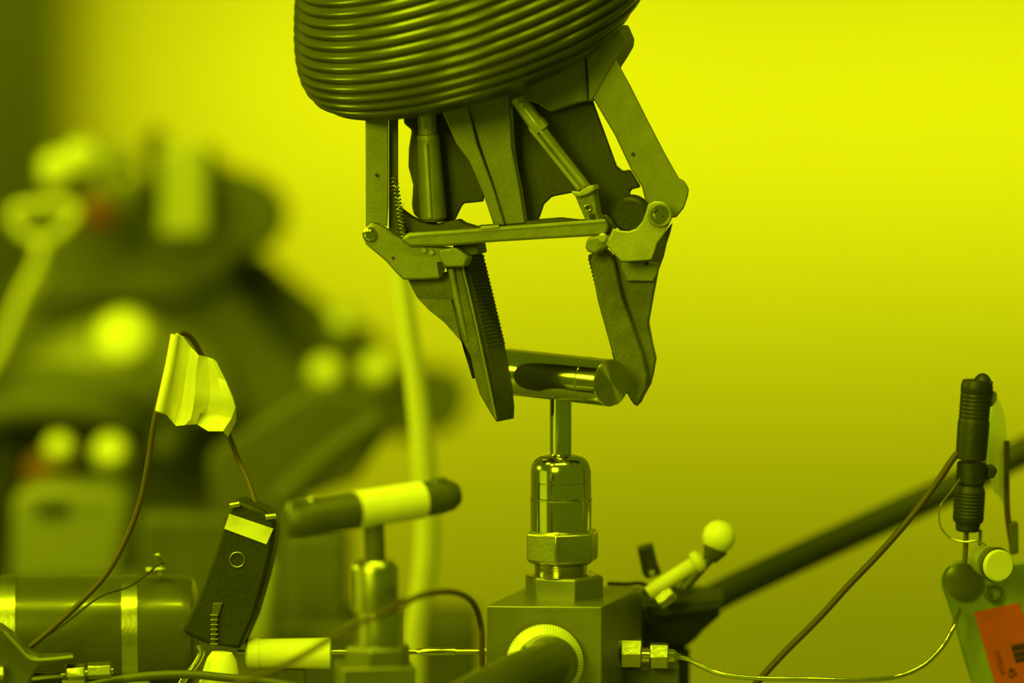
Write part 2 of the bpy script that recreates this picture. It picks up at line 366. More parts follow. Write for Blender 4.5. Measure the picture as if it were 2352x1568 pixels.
# ============================================================ CENTRE VALVE on its block
VX = 1289
V0 = thing('needle_valve', 'polished T-handle valve screwed upright into the square steel block, gripped by the jaws', 'valve', W(VX, 1378, 0.0))
axd = Vector((.64, -.768, 0)).normalized()
bc = W(1287, 866, 0)
Rr = 54*S()
a0 = bc-axd*.0365
obj('handle_bar', lathe(a0, axd, [(0, Rr-.0004), (.0004, Rr), (.0588, Rr), (.0590, Rr-.0004), (.0594, Rr-.0004), (.0596, Rr), (.0720, Rr), (.0725, Rr-.0005)], 72), M_chrome, V0, smooth=20)
def turned_face():
    m = bpy.data.materials.new('turned_end_face'); m.use_nodes = True; nt = m.node_tree; b = nt.nodes['Principled BSDF']
    b.inputs['Base Color'].default_value = (.45, .43, .36, 1); b.inputs['Metallic'].default_value = 1; b.inputs['Roughness'].default_value = .3
    tc = nt.nodes.new('ShaderNodeTexCoord'); w = nt.nodes.new('ShaderNodeTexWave'); w.wave_type = 'RINGS'; w.rings_direction = 'SPHERICAL'
    w.inputs['Scale'].default_value = 900; w.inputs['Distortion'].default_value = .4
    bp = nt.nodes.new('ShaderNodeBump'); bp.inputs['Strength'].default_value = .5; bp.inputs['Distance'].default_value = .0003
    nt.links.new(tc.outputs['Object'], w.inputs['Vector']); nt.links.new(w.outputs['Fac'], bp.inputs['Height']); nt.links.new(bp.outputs[0], b.inputs['Normal'])
    return m
obj('end_face', lathe(a0+axd*.07245, axd, [(0, Rr-.0006), (.0001, Rr-.0006)], 64), turned_face(), V0, label='turned end face of the bar')
obj('valve_stem', cyl(W(VX-1, 1050, 0), W(VX-1, 900, 0), 25*S(), 48), M_chrome, V0)
def zl(p0, py1):  # vertical length between pixel rows
    return (W(VX, py1, 0)-W(VX, p0, 0)).z
def vlathe(cx, rows, n=64, phase=0, y=0.0):
    base = W(cx, rows[0][0], y)
    return lathe(base, (0, 0, 1), [((W(cx, r[0], y)-base).z, r[1]*S(y)) for r in rows], n, phase)
obj('bonnet', vlathe(VX, [(1218, 70), (1146, 71), (1144, 72.5), (1142, 72.5), (1140, 70), (1107, 70), (1106, 68.5), (1105, 68.5), (1104, 70), (1080, 70), (1068, 68), (1058, 63), (1050, 54), (1045, 43), (1042, 28)]), M_chrome, V0, smooth=25)
obj('packing_nut', vlathe(VX+3, [(1292, 74), (1284, 87), (1222, 88), (1214, 76)], 6, math.radians(79)), M_steel, V0, .0006, smooth=20)
obj('thread_neck', vlathe(VX, [(1322, 60)]+[(1320-2*i, 60+(3 if i % 2 else 0)) for i in range(1, 15)]+[(1290, 58)]), M_chrome, V0)
obj('base_nut', vlathe(1296, [(1386, 90), (1385, 93), (1322, 93), (1318, 88)], 6, math.radians(45)), M_block, V0, .0005, smooth=20)
obj('nut_washer', vlathe(VX, [(1320, 80), (1318, 80), (1317, 70)]), M_steel, V0)
# block, turned a little so its right side shows
fl = W(1115, 1393, -.03); frt = W(1383, 1393, -.034)
th = math.radians(-13)
def blk():
    ct, st = math.cos(th), math.sin(th)
    a = W(1383, 1393, -.036)
    u = Vector((-math.cos(math.radians(4)), math.sin(math.radians(4)), 0)); v = Vector((math.sin(math.radians(16)), math.cos(math.radians(16)), 0))
    w_ = 269*S(-.036); d_ = .072
    top = [a, a+v*d_, a+v*d_+u*w_, a+u*w_]
    bot = [Vector((p.x, p.y, BZ)) for p in top]
    return top+bot, [(0, 1, 2, 3), (7, 6, 5, 4), (0, 4, 5, 1), (1, 5, 6, 2), (2, 6, 7, 3), (3, 7, 4, 0)]
obj('valve_block', blk(), M_block, V0, .0007)
# knurled gland ring and stub on the block's front, with the dark handle tube coming towards us
fc = W(1250, 1520, -.038)
def knurled(c, ax, R, L, n=240, depth=.0004):
    c = Vector(c); ax, u, v = frame_of(ax); V, Fc = [], []
    for t_, s_ in ((0, 1), (L*.45, 1), (L, .80), (L, .6)):
        for k in range(n):
            a = 2*math.pi*k/n; r = (R-(depth if k % 3 == 0 and s_ == 1 else 0))*s_
            V.append(c+ax*t_+(u*math.cos(a)+v*math.sin(a))*r)
    for i in range(3):
        for k in range(n): Fc.append((i*n+k, i*n+(k+1) % n, (i+1)*n+(k+1) % n, (i+1)*n+k))
    Fc.append(tuple(range(n))); Fc.append(tuple(3*n+k for k in range(n)))
    return V, Fc
obj('knurled_ring', knurled(fc+Vector((0, -.001, 0)), Vector((0.1, -1, .0)), 88*S(), .009), mat('bright_ring_steel', (.85,.82,.68), .35, .3, noise=.05), V0, smooth=20)
hd = thing('handle_lever', 'dark round lever running from the knurled ring out of the bottom edge', 'lever', W(1180, 1568, -.06))
obj('lever_tube', tube([W(1275, 1522, -.050), W(1235, 1534, -.060), W(1150, 1572, -.085), W(1000, 1650, -.13)], 54*S(), 32, 8), M_canister, hd, smooth=60)
obj('lever_hub', lathe(W(1262, 1520, -.044), (0.1, -1, 0), [(0, 62*S()), (.008, 62*S()), (.014, 54*S()), (.016, 36*S())], 48), M_canister, hd)
for q in ((1204, 1490), (1232, 1512)): obj('screw', lathe(W(*q, -.0665), (0, 1, 0), [(0, 3*S()), (.0008, 5*S()), (.004, 5*S())], 14), M_steel, hd)
# side fittings on the block's right
fy = .0
obj('port_stub', cyl(W(1375, 1497, fy), W(1432, 1500, fy), 24*S(), 28), M_alu_d, V0)
obj('port_nut', lathe(W(1424, 1498, fy), (1, 0, -.02), [(0, 34*S()), (.0005, 37*S()), (.0095, 37*S()), (.0100, 34*S())], 6, 0.0), M_steel, V0, .0005, smooth=20)
obj('port_tube', cyl(W(1470, 1503, fy), W(1500, 1504, fy), 9*S(), 20), M_chrome, V0)
obj('tube_nut', lathe(W(1492, 1505, fy), (1, 0, -.02), [(0, 30*S()), (.0004, 32*S()), (.0082, 32*S()), (.0086, 29*S())], 6, 0.0), M_steel, V0, .0004, smooth=20)
obj('ferrule', lathe(W(1534, 1506, fy), (1, 0, -.06), [(0, 17*S()), (.003, 16*S()), (.0045, 9*S()), (.006, 7*S())], 24), M_chrome, V0)
obj('port_bracket', prism([(1400, 1535), (1560, 1530), (1562, 1640), (1400, 1640)], .006, .02), M_alu_d, V0, .001)
# stub on left of the block
obj('port_stub', cyl(W(1125, 1496, .02), W(1100, 1496, .02), 11*S(), 20), M_steel, V0)

# long thin steel capillary
tag(obj('capillary_tube', tube([W(1545, 1508, fy), W(1575, 1512, fy), W(1615, 1531, fy-.002), W(1660, 1548, fy-.004), W(1740, 1557, fy-.006), W(1860, 1559, fy-.008), W(1980, 1561, fy-.008), W(2060, 1553, fy-.006), W(2120, 1528, fy-.004), W(2165, 1484, fy), W(2190, 1440, fy+.004), W(2205, 1400, .012)], 5.5*S(), 14, 10), M_chrome, None, smooth=60),
    'thin bright steel tube curving from the block fitting to the tag plate', 'tube')

# ============================================================ BALL-KNOB VALVE behind the block
y = .07
K = thing('ball_knob_valve', 'dark rounded valve with pale round knob on a slanting stem, right of the block', 'valve', W(1560, 1480, y))
s = S(y)
obj('valve_body', lathe(W(1470, 1425, y), W(1640, 1395, y)-W(1470, 1425, y), [(-.012, 30*s), (-.008, 55*s), (0, 68*s), (.010, 72*s), (.020, 66*s), (.030, 44*s), (.038, 20*s)], 36), M_black2, K)
obj('valve_bowl', lathe(W(1540, 1360, y+.002), W(1545, 1500, y+.002)-W(1540, 1360, y+.002), [(0, 118*s), (.004, 122*s), (.0045, 112*s), (.014, 92*s), (.022, 58*s), (.028, 20*s)], 48), M_black2, K)
obj('flange_plate', prism([(1480, 1390), (1600, 1376), (1664, 1370), (1668, 1382), (1655, 1400), (1520, 1418), (1484, 1412)], y-.028, .03), M_black, K, .001)
obj('yoke_arm', tube([W(1490, 1362, y-.03), W(1540, 1330, y-.03), W(1600, 1292, y-.03)], 18*s, 16), M_hose, K)
obj('yoke_end', lathe(W(1592, 1296, y-.03), W(1618, 1280, y-.03)-W(1592, 1296, y-.03), [(0, 18*s), (.001, 26*s), (.004, 26*s), (.0055, 16*s)], 24), M_hose, K)
obj('stem_nut', lathe(W(1512, 1385, y-.04), W(1548, 1358, y-.04)-W(1512, 1385, y-.04), [(0, 20*s), (.0085, 20*s)], 6), M_steel, K, .0004)
obj('thin_bracket', tube([W(1395, 1340, y-.03), W(1440, 1341, y-.03), W(1475, 1340, y-.03), W(1510, 1360, y-.03)], 5*s, 10), M_black, K)
obj('lock_block', prism([(1464, 1262), (1500, 1252), (1512, 1300), (1520, 1318), (1486, 1330), (1476, 1318)], y-.02, .014), M_black, K, .0008)
obj('lock_screw', cyl(W(1497, 1315, y-.023), W(1497, 1315, y-.018), 7*s, 14), M_steel, K)
obj('knob_stem', tube([W(1570, 1350, y-.03), W(1610, 1305, y-.03), W(1640, 1270, y-.03)], 12*s, 14), M_alu_d, K)
obj('knob_cup', lathe(W(1632, 1285, y-.03), W(1652, 1240, y-.03)-W(1632, 1285, y-.03), [(-.001, 8*s), (0, 16*s), (.004, 26*s), (.006, 30*s), (.0065, 22*s)], 24), M_alu_d, K)
kn_ = lathe(W(1643, 1268, y-.03), W(1655, 1215, y-.03)-W(1643, 1268, y-.03), [(.0*s, 12*s), (8*s, 26*s), (20*s, 35*s), (34*s, 38*s), (50*s, 36*s), (64*s, 27*s), (72*s, 14*s), (74*s, 2*s)], 32)
obj('round_knob', kn_, M_pale, K, label='pale round knob', smooth=60)
obj('valve_foot', cyl(W(1545, 1490, y+.002), Vector((W(1545, 1490, y).x, y+.002, BZ)), 40*s, 24), M_black2, K)
# thick dark hose rising to the right
tag(obj('thick_hose', tube([W(1600, 1395, .125), W(1680, 1352, .14), W(1850, 1273, .17), W(2020, 1196, .19), W(2190, 1118, .20), W(2352, 1036, .20), W(2520, 950, .20), W(2640, 900, .20)], 34*S(.12), 28, 8), M_black2), 'thick dark hose slanting up behind to the right edge', 'hose')

# ============================================================ LEFT T-HANDLE VALVE (soft focus)
y = -.11; s = S(y)
T2 = thing('tee_handle_valve', 'unfocused valve with a taped crossbar handle, left of the block', 'valve', Vector((W(860, 1500, y).x, y, BZ)))
b0, b1 = W(664, 1196, y-.02), W(1040, 1136, y+.02)
dd = (b1-b0); L = dd.length
obj('crossbar_handle', lathe(b0, dd, [(-.002, 30*s), (0, 40*s), (.004, 44*s), (L-.006, 40*s), (L-.001, 36*s), (L+.002, 26*s)], 36), M_alu_d, T2)
def patch(a, b, r, t0, t1, a0, a1, th=.0006, n=14):
    """curved sticker around a bar"""
    a = Vector(a); b = Vector(b); ax, u, v = frame_of(b-a); V = []; Fc = []
    for rr in (r, r+th):
        for t_ in (t0, t1):
            for k in range(n+1):
                an = math.radians(a0+(a1-a0)*k/n); V.append(a+(b-a)*t_+(u*math.cos(an)+v*math.sin(an))*rr)
    m = n+1
    for k in range(n):
        Fc += [(k, k+1, m+k+1, m+k), (2*m+k, 3*m+k, 3*m+k+1, 2*m+k+1), (k, 2*m+k, 2*m+k+1, k+1), (m+k, m+k+1, 3*m+k+1, 3*m+k)]
    Fc += [(0, m, 3*m, 2*m), (n, 2*m+n, 3*m+n, m+n)]
    return V, Fc
obj('tape_label', lathe(along(b0, b1, .40), dd, [(0, 42*s), (.0, 44.5*s), (.033, 43.5*s), (.033, 40*s)], 36), M_tape, T2, label='pale tape wrapped round the bar')
for t_, w_ in ((.04, 1.7), (.15, 1.1), (.92, 1.2)):
    obj('cap_screw', lathe(along(b0, b1, t_)+Vector((.0, -.002, 40*s)), (0, 0, 1), [(-.003, 14*s*w_), (.0008, 14*s*w_), (.0014, 11*s*w_)], 20), M_chrome, T2)
obj('valve_stem', cyl(W(862, 1300, y), W(858, 1190, y), 24*s, 28), M_alu_d, T2)
obj('bonnet', vlathe(860, [(1400, 56), (1302, 56), (1296, 54), (1286, 46), (1284, 30)], 40, 0, y), M_steel, T2)
obj('bonnet', vlathe(868, [(1500, 54), (1410, 54), (1400, 52), (1396, 40)], 40, 0, y), M_steel, T2)
obj('base_nut', vlathe(868, [(1530, 78), (1486, 78), (1480, 70)], 6, .3, y), M_block, T2, .0006, smooth=20)
obj('valve_block', box((W(862, 1530, y).x, y, (W(862, 1522, y).z+BZ)/2), 175*s, 150*s, W(862, 1522, y).z-BZ, Rz(8)), M_block, T2, .001)

# ============================================================ PALE VERTICAL TUBE
tag(obj('pale_tube', tube([W(905, 470, .19), W(912, 560, .19), W(930, 700, .19), W(952, 860, .19), W(968, 1000, .19), W(977, 1120, .19), W(982, 1220, .19), W(975, 1320, .19), W(962, 1400, .19), W(955, 1450, .19), Vector((W(950, 1490, .19).x, .19, BZ))], lambda t_: (17+11*min(1, t_*2.2))*S(.19) if t_ < .7 else 27*S(.19), 24, 8), M_hose),
    'pale plastic tube rising behind the gripper and the T-handles', 'tube')

# ============================================================ SMALL PARTS between left cylinder and block
y = .0; s = S()
Cn = thing('inline_filter', 'small pale cylinder lying beside the black connector, with a shiny pin at each end', 'filter', W(665, 1535, y))
obj('filter_body', lathe(W(566, 1500, y), (1, 0, 0), [(0, 26*s), (.0012, 33*s), (.0385, 36*s), (.0390, 33*s)], 36), M_tape, Cn)
obj('filter_collar', lathe(W(566, 1500, y), (1, 0, 0), [(-.0003, 24*s), (.0008, 34.5*s), (.006, 35.5*s), (.0062, 33*s)], 36), M_white, Cn)
obj('pin', cyl(W(545, 1497, y), W(570, 1499, y), 6*s, 14), M_chrome, Cn)
obj('pin', cyl(W(762, 1497, y), W(1113, 1496, y), 6*s, 14), M_chrome, Cn)
obj('sleeve', lathe(W(950, 1496, y), (1, 0, 0), [(0, 4*s), (.004, 9*s), (.019, 9*s), (.0192, 6*s)], 20), M_chrome, Cn)
obj('end_nut', lathe(W(1102, 1496, y), (1, 0, 0), [(0, 9*s), (.002, 9*s)], 6), M_chrome, Cn)
obj('filter_stand', prism([(640, 1530), (700, 1530), (705, 1700), (635, 1700)], .0, .012), M_alu_d, Cn, .0005)

tag(obj('signal_cable', tube([W(500, 1600, -.15), W(580, 1558, -.15), W(660, 1525, -.15), W(760, 1466, -.15), W(810, 1436, -.15), W(880, 1408, -.15), W(940, 1378, -.14), W(1000, 1361, -.12), W(1050, 1362, -.10), W(1085, 1384, -.08), W(1102, 1430, -.07), W(1106, 1500, -.07), Vector((W(1106, 1540, -.07).x, -.07, BZ))], 7.5*S(-.12), 14, 8), M_brown), 'thin brown cable looping in front of the left T-handle valve', 'cable')

# ============================================================ BIG LEFT CYLINDER
y = .03; s = S(y)
Lc = thing('banded_cylinder', 'large dark horizontal cylinder with two metal bands, bottom left', 'canister', W(200, 1575, y))
c0 = W(-140, 1452, y); c1 = W(450, 1448, y)
obj('cylinder_body', lathe(c0, c1-c0, [(0, 120*s), (.002, 128*s), ((c1-c0).length-.006, 130*s), ((c1-c0).length-.001, 122*s), ((c1-c0).length+.001, 100*s), ((c1-c0).length+.0015, 60*s)], 64), M_canister, Lc, smooth=30)
for px, m_ in ((300, M_steel), (22, M_steel)):
    p = along(c0, c1, (px+140)/590.)
    bd = obj('band', lathe(p, (c1-c0)+Vector((0, 0.006, 0)), [(-18*s, 128*s), (-18*s, 132.5*s), (18*s, 132.5*s), (18*s, 128*s)], 64), m_, Lc, smooth=25)
    if px == 300:
        obj('band_screw', join(cyl(W(345, 1309, y-.01), W(378, 1306, y-.01), 6*s, 12), cyl(W(336, 1310, y-.01), W(348, 1309, y-.01), 9*s, 6)), M_steel, bd)
        obj('clip_wing', prism([(352, 1276), (362, 1270), (382, 1290), (378, 1298), (368, 1296)], y-.012, .002), M_chrome, bd, .0003)
        obj('screw_post', prism([(360, 1296), (378, 1298), (372, 1325), (362, 1325)], y-.01, .004), M_steel, bd, .0003)
obj('saddle', box((c0.x+.03, y, (BZ+c0.z-.02)/2), .02, .04, c0.z-.02-BZ), M_bench, Lc, .001)
obj('saddle', box((c1.x-.03, y, (BZ+c0.z-.02)/2), .02, .04, c0.z-.02-BZ), M_bench, Lc, .001)

# black connector box with pale label
y = -.01; s = S(y)
Bx = thing('connector_box', 'leaning black box with a blank pale label near its top, right of the banded cylinder', 'connector', W(500, 1490, y))
obj('housing', prism([(530, 1152), (552, 1150), (604, 1170), (634, 1196), (628, 1250), (610, 1330), (584, 1420), (552, 1492), (520, 1486), (470, 1478), (418, 1452), (424, 1430), (452, 1370), (490, 1270), (512, 1200)], y, .02, .1), M_black, Bx, .002)
obj('pale_label', prism([(527, 1180), (628, 1214), (612, 1250), (515, 1214)], y-.0006, .0012), M_tape, Bx, .0001)
obj('recess_highlight_ring', ring(W(545, 1285, y-.0006), (0, -1, 0), 17*s, 1.8*s), M_steel, Bx)  # thin steel ring imitates the highlight on the recess edge
obj('side_screw', cyl(W(610, 1186, y-.004), W(634, 1184, y-.004), 7*s, 12), M_steel, Bx)
obj('side_screw', cyl(W(528, 1160, y-.004), W(550, 1156, y-.004), 7*s, 12), M_steel, Bx)
obj('clip', prism([(490, 1384), (512, 1384), (500, 1420), (494, 1490), (484, 1490), (486, 1420)], y-.0018, .002), M_alu_d, Bx, .0004)
for i in range(7): obj('clip_rib', box(W(492, 1412+i*11, y-.0025), 18*s, .0015, 3*s), M_alu, Bx, .0002)
obj('clamp_hook', tube([W(456, 1480, y-.01), W(462, 1500, y-.01), W(446, 1530, y-.01), W(425, 1555, y-.01), W(400, 1600, y-.01)], 8*s, 12), M_steel, Bx)
# pale lump below box
tag(obj('taped_joint', lathe(W(510, 1498, -.015), W(500, 1640, -.015)-W(510, 1498, -.015), [(0, 24*s), (.003, 34*s), (.014, 48*s), (.03, 52*s), ((W(510, 1498, -.015).z-BZ)*.98, 50*s)], 20), M_tape), 'pale taped joint just under the black connector box', 'joint')

# tape flag on its cable
y = -.02; s = S(y)
Fg = thing('tape_flag_cable', 'thin brown cable arching through a folded pale tape flag above the banded cylinder', 'cable', W(80, 1480, y))
obj('cable', tube([W(70, 1485, y), W(130, 1434, y), W(200, 1368, y), W(250, 1310, y), W(292, 1232, y), W(322, 1150, y), W(340, 1060, y), W(356, 960, y), W(380, 860, y+.002), W(404, 778, y+.004), W(425, 766, y+.008), W(455, 800, y+.014), W(495, 900, y+.02), W(520, 980, y+.03), W(545, 1050, y+.035), W(572, 1110, y+.03), W(592, 1172, y+.02)], 6.5*s, 12, 8), M_brown, Fg)
def flag():
    # folded, crumpled sheet: columns from the spine to the free edge, rows down
    cols = [[(404, 764), (393, 812), (384, 856), (374, 902), (361, 942), (360, 946)],
            [(420, 772), (410, 815), (402, 858), (394, 905), (386, 948), (382, 952)],
            [(438, 796), (430, 840), (424, 884), (416, 926), (404, 962), (404, 978)],
            [(456, 815), (450, 856), (448, 900), (444, 936), (438, 962), (424, 976)],
            [(478, 820), (480, 862), (484, 904), (478, 932), (462, 952), (452, 974)],
            [(490, 824), (500, 866), (508, 906), (508, 930), (496, 950), (478, 990)],
            [(497, 830), (518, 874), (532, 910), (541, 934), (532, 960), (512, 990)],
            [(499, 834), (520, 876), (536, 912), (542, 938), (543, 966), (524, 1004)]]
    dz = [0, .003, .010, .002, .011, .004, .001, .006]
    fold = [0, .002, -.001, 0, .006, -.003]
    V = []; n = 6
    for th_ in (0, .0009):
        for ci, c in enumerate(cols):
            for ri, (px, py) in enumerate(c):
                V.append(W(px, py, y-.004+dz[ci]*(.5+.12*ri)+th_+fold[ri]*max(0, ci-1)/5+.0010*math.sin(ri*1.3+ci*1.9)))
    Fc = []; m = len(cols)*n
    for b_ in (0, m):
        for ci in range(len(cols)-1):
            for ri in range(n-1):
                Fc.append((b_+ci*n+ri, b_+ci*n+ri+1, b_+(ci+1)*n+ri+1, b_+(ci+1)*n+ri))
    rim = [ci*n for ci in range(len(cols))]+[(len(cols)-1)*n+r for r in range(1, n)]+[ci*n+n-1 for ci in range(len(cols)-2, -1, -1)]+[r for r in range(n-2, 0, -1)]
    for i in range(len(rim)):
        a_, b_ = rim[i], rim[(i+1) % len(rim)]; Fc.append((a_, b_, b_+m, a_+m))
    return V, Fc
obj('tape_flag', flag(), M_tape, Fg, smooth=42, label='folded pale tape flag')
obj('flag_spine', tube([W(402, 768, y-.004), W(391, 830, y-.005), W(378, 890, y-.006), W(366, 944, y-.006)], 10*s, 12, 6), M_tape, Fg)

# second thin dark wire crossing the cylinder
tag(obj('thin_wire', tube([W(75, 1480, -.005), W(150, 1430, -.006), W(230, 1370, -.004), W(300, 1345, .0), W(360, 1300, .004), W(376, 1292, .006)], 2.5*s, 8), M_black), 'thin dark wire lying over the banded cylinder', 'wire')

# clamp bracket and little fittings at the bottom-left corner
Bl = thing('pipe_clamp', 'dark clamp arm at the bottom left corner under the brown cable', 'clamp', W(40, 1560, -.05))
obj('clamp_arm', prism([(-30, 1430), (0, 1440), (30, 1462), (60, 1500), (90, 1510), (165, 1508), (168, 1520), (90, 1530), (70, 1560), (60, 1640), (-30, 1640)], -.05, .014), M_canister, Bl, .001)
obj('clamp_lip', tube([W(10, 1450, -.052), W(40, 1482, -.052), W(70, 1512, -.052), W(110, 1514, -.052), W(168, 1508, -.052)], 4*S(), 10), M_alu, Bl)
Pf = thing('pipe_fittings', 'bright small steel fittings in a row along the bottom left edge', 'fitting', W(160, 1570, -.04))
obj('probe_tip', lathe(W(38, 1556, -.04), W(140, 1550, -.04)-W(38, 1556, -.04), [(0, 3*s), (.003, 9*s), (.010, 9*s), (.020, 4*s)], 20), M_chrome, Pf)
obj('hex_nut', lathe(W(150, 1544, -.04), (1, 0, .03), [(0, 16*s), (.001, 20*s), (.009, 20*s)], 6, .4), M_steel, Pf, .0003)
obj('hex_nut', lathe(W(202, 1540, -.04), (1, 0, .03), [(0, 20*s), (.0105, 20*s)], 6, .4), M_steel, Pf, .0003)
obj('supply_tube', tube([W(60, 1556, -.038), W(150, 1548, -.038), W(260, 1540, -.036)], 8*s, 12), M_steel, Pf)
obj('fitting_post', box((W(170, 1600, -.038).x, -.038, (W(170, 1560, -.038).z+BZ)/2), .01, .01, W(170, 1556, -.038).z-BZ), M_steel, Pf)
tag(obj('steel_nut', lathe(W(-12, 1542, -.056), (1, 0, 0), [(0, 18*s), (.004, 18*s), (.0045, 14*s)], 6, .3), M_steel), 'small bright nut cut by the left edge at bottom', 'nut')
tag(obj('drain_pipe', tube([W(180, 1580, -.03), W(300, 1556, -.03), W(420, 1548, -.03), W(520, 1556, -.03), W(620, 1566, -.03), W(700, 1580, -.03)], 10*s, 12), M_alu_d), 'dull pipe along the bottom edge under the connector box', 'pipe')

# ============================================================ RIGHT: plug pair, its cable, fittings and tag
y = .01; s = S(y)
Pl = thing('plug_pair', 'upright pair of ribbed black connectors near the right edge', 'connector', W(2230, 1220, y))
def plug(name, a, b, rows, m):
    a = Vector(a); b = Vector(b)
    return obj(name, lathe(a, b-a, [(t_*(b-a).length, r*s) for t_, r in rows], 28), m, Pl, smooth=30)
rows = [(0, 20), (.01, 33), (.03, 36)]
rows = [(0, 28), (.015, 36), (.45, 37)]
for i in range(7): rows += [(.50+i*.05, 36), (.515+i*.05, 35), (.535+i*.05, 35), (.547+i*.05, 36)]
rows += [(.93, 36), (.99, 33), (1.0, 26)]
plug('plug', W(2230, 1056, y), W(2244, 872, y), rows, M_black)
rows = [(0, 24), (.02, 27), (.12, 29), (.14, 34), (.2, 36)]
for i in range(7): rows += [(.22+i*.05, 36.5), (.232+i*.05, 35.3), (.25+i*.05, 35.3), (.262+i*.05, 36.5)]
rows += [(.62, 33), (.66, 30), (.70, 34), (.98, 34), (1.0, 30)]
plug('plug', W(2222, 1220, y), W(2232, 1060, y), rows, M_black)
obj('cap_ball', lathe(W(2256, 894, y), (0.02, 0, 1), [(-8*s, 24*s), (4*s, 25*s), (16*s, 23*s), (28*s, 17*s), (34*s, 11*s), (37*s, 5*s), (38*s, 1*s)], 28), M_black, Pl, smooth=60)
obj('cap_rim', ring(W(2256, 878, y), (0, 0, 1), 23*s, 2.5*s), M_alu_d, Pl)
obj('lug', prism([(2276, 895), (2290, 902), (2290, 918), (2278, 935), (2270, 935)], y, .005), M_jaw, Pl, .0006)
obj('lug', prism([(2262, 1070), (2282, 1068), (2292, 1080), (2284, 1098), (2262, 1102)], y, .006), M_black, Pl, .001)
obj('prong', cyl(W(2216, 1292, y), W(2220, 1216, y), 6*s, 14), M_alu_d, Pl)
obj('prong', cyl(W(2250, 1252, y), W(2252, 1216, y), 4*s, 12), M_alu_d, Pl)
tag(obj('plug_cable', tube([W(2208, 1034, y), W(2190, 1052, y-.002), W(2150, 1110, y-.004), W(2090, 1190, y-.006), W(2020, 1270, y-.006), W(1950, 1343, y-.006), W(1880, 1420, y-.006), W(1800, 1500, y-.006), W(1740, 1566, y-.006), W(1690, 1625, y-.006), W(1660, 1700, y-.006)], 8*s, 14, 8), M_brown), 'brown cable running from the black plugs down to the bottom edge', 'cable')
tag(obj('loop_wire', tube([W(2205, 1100, y-.009), W(2185, 1128, y-.011), W(2162, 1158, y-.011), W(2157, 1190, y-.009), W(2164, 1215, y-.008), W(2184, 1236, y-.008), W(2215, 1244, y-.009), W(2240, 1242, y-.009), W(2262, 1250, y-.008), W(2270, 1262, y-.006)], 2.2*s, 8, 10), M_steel), 'fine twisted wire looping left of the black plugs', 'wire')
Lf = thing('tape_strip', 'pale curled tape strip on a thin rod behind the black plugs', 'tape', W(2320, 1270, y+.02))
obj('tape', prism([(2284, 905), (2296, 918), (2306, 950), (2313, 1000), (2312, 1060), (2312, 1145), (2306, 1160), (2296, 1140), (2282, 1128), (2274, 1095), (2266, 1056), (2268, 985), (2276, 940)], y+.02, .0015), M_pale, Lf, .0006)
obj('thin_rod', tube([W(2312, 1012, y+.018), W(2312, 1090, y+.018), W(2314, 1180, y+.018), W(2326, 1262, y+.018)], 7*s, 12), M_brown, Lf)
obj('terminal', prism([(2318, 1202), (2339, 1200), (2340, 1270), (2322, 1275)], y+.014, .008), M_alu_d, Lf, .0005)

Tg = thing('tag_plate', 'slanting grey-green plate with a red barcode label, bottom right corner', 'tag', W(2290, 1568, .02))
y = .022
n_ = [(2163+3*0, 1340)]
arc = [(2207+44*math.cos(math.radians(a)), 1332-44*math.sin(math.radians(a))) for a in range(190, 60, -12)]
pl_pts = [(2240, 1590), (2214, 1508), (2195, 1440), (2176, 1378), (2165, 1350)]+arc+[(2250, 1306), (2300, 1300), (2352, 1290), (2420, 1290), (2480, 1620), (2252, 1640)]
obj('plate', prism(pl_pts, y, .0025), M_tag, Tg, .0007)
obj('plate_rim', tube([W(*q, y-.0002) for q in [(2244, 1600), (2214, 1508), (2195, 1440), (2176, 1378), (2165, 1350)]+arc[:6]], 2.2*S(y), 8, 4), M_tag, Tg)
obj('round_tab', lathe(W(2212, 1336, y-.0045), (0, 1, 0), [(0, 40*s), (.0004, 43*s), (.004, 43*s)], 40), M_canister, Tg)
rl = obj('barcode_label', prism([(2237, 1406), (2342, 1384), (2420, 1640), (2306, 1640)], y-.0006, .0006), M_red, Tg, label='red label with black barcode and lettering')
obj('ferrule_body', lathe(W(2243, 1278, y-.012), W(2292, 1298, y-.03)-W(2243, 1278, y-.012), [(0, 18*s), (.002, 27*s), (.006, 28*s), (.0065, 34*s), (.010, 36*s), (.013, 36*s)], 36), M_alu_l, Tg)
obj('ferrule_rim', ring(W(2287, 1296, y-.024), W(2292, 1298, y-.03)-W(2243, 1278, y-.012), 38*s, 3*s), M_alu_d, Tg)
obj('ferrule_face', lathe(W(2291, 1298, y-.026), (.35, -.93, .0), [(0, 37*s), (.0015, 37*s), (.0022, 33*s)], 40), M_hose, Tg)
obj('tag_ring', ring(W(2281, 1361, y-.004), (0.2, -1, .2), 17*s, 5.5*s), M_alu_d, Tg)
obj('plate_post', box((W(2360, 1600, y).x, y+.008, (W(2360, 1500, y).z+BZ)/2), .012, .012, W(2360, 1500, y).z-BZ), M_alu_d, Tg)
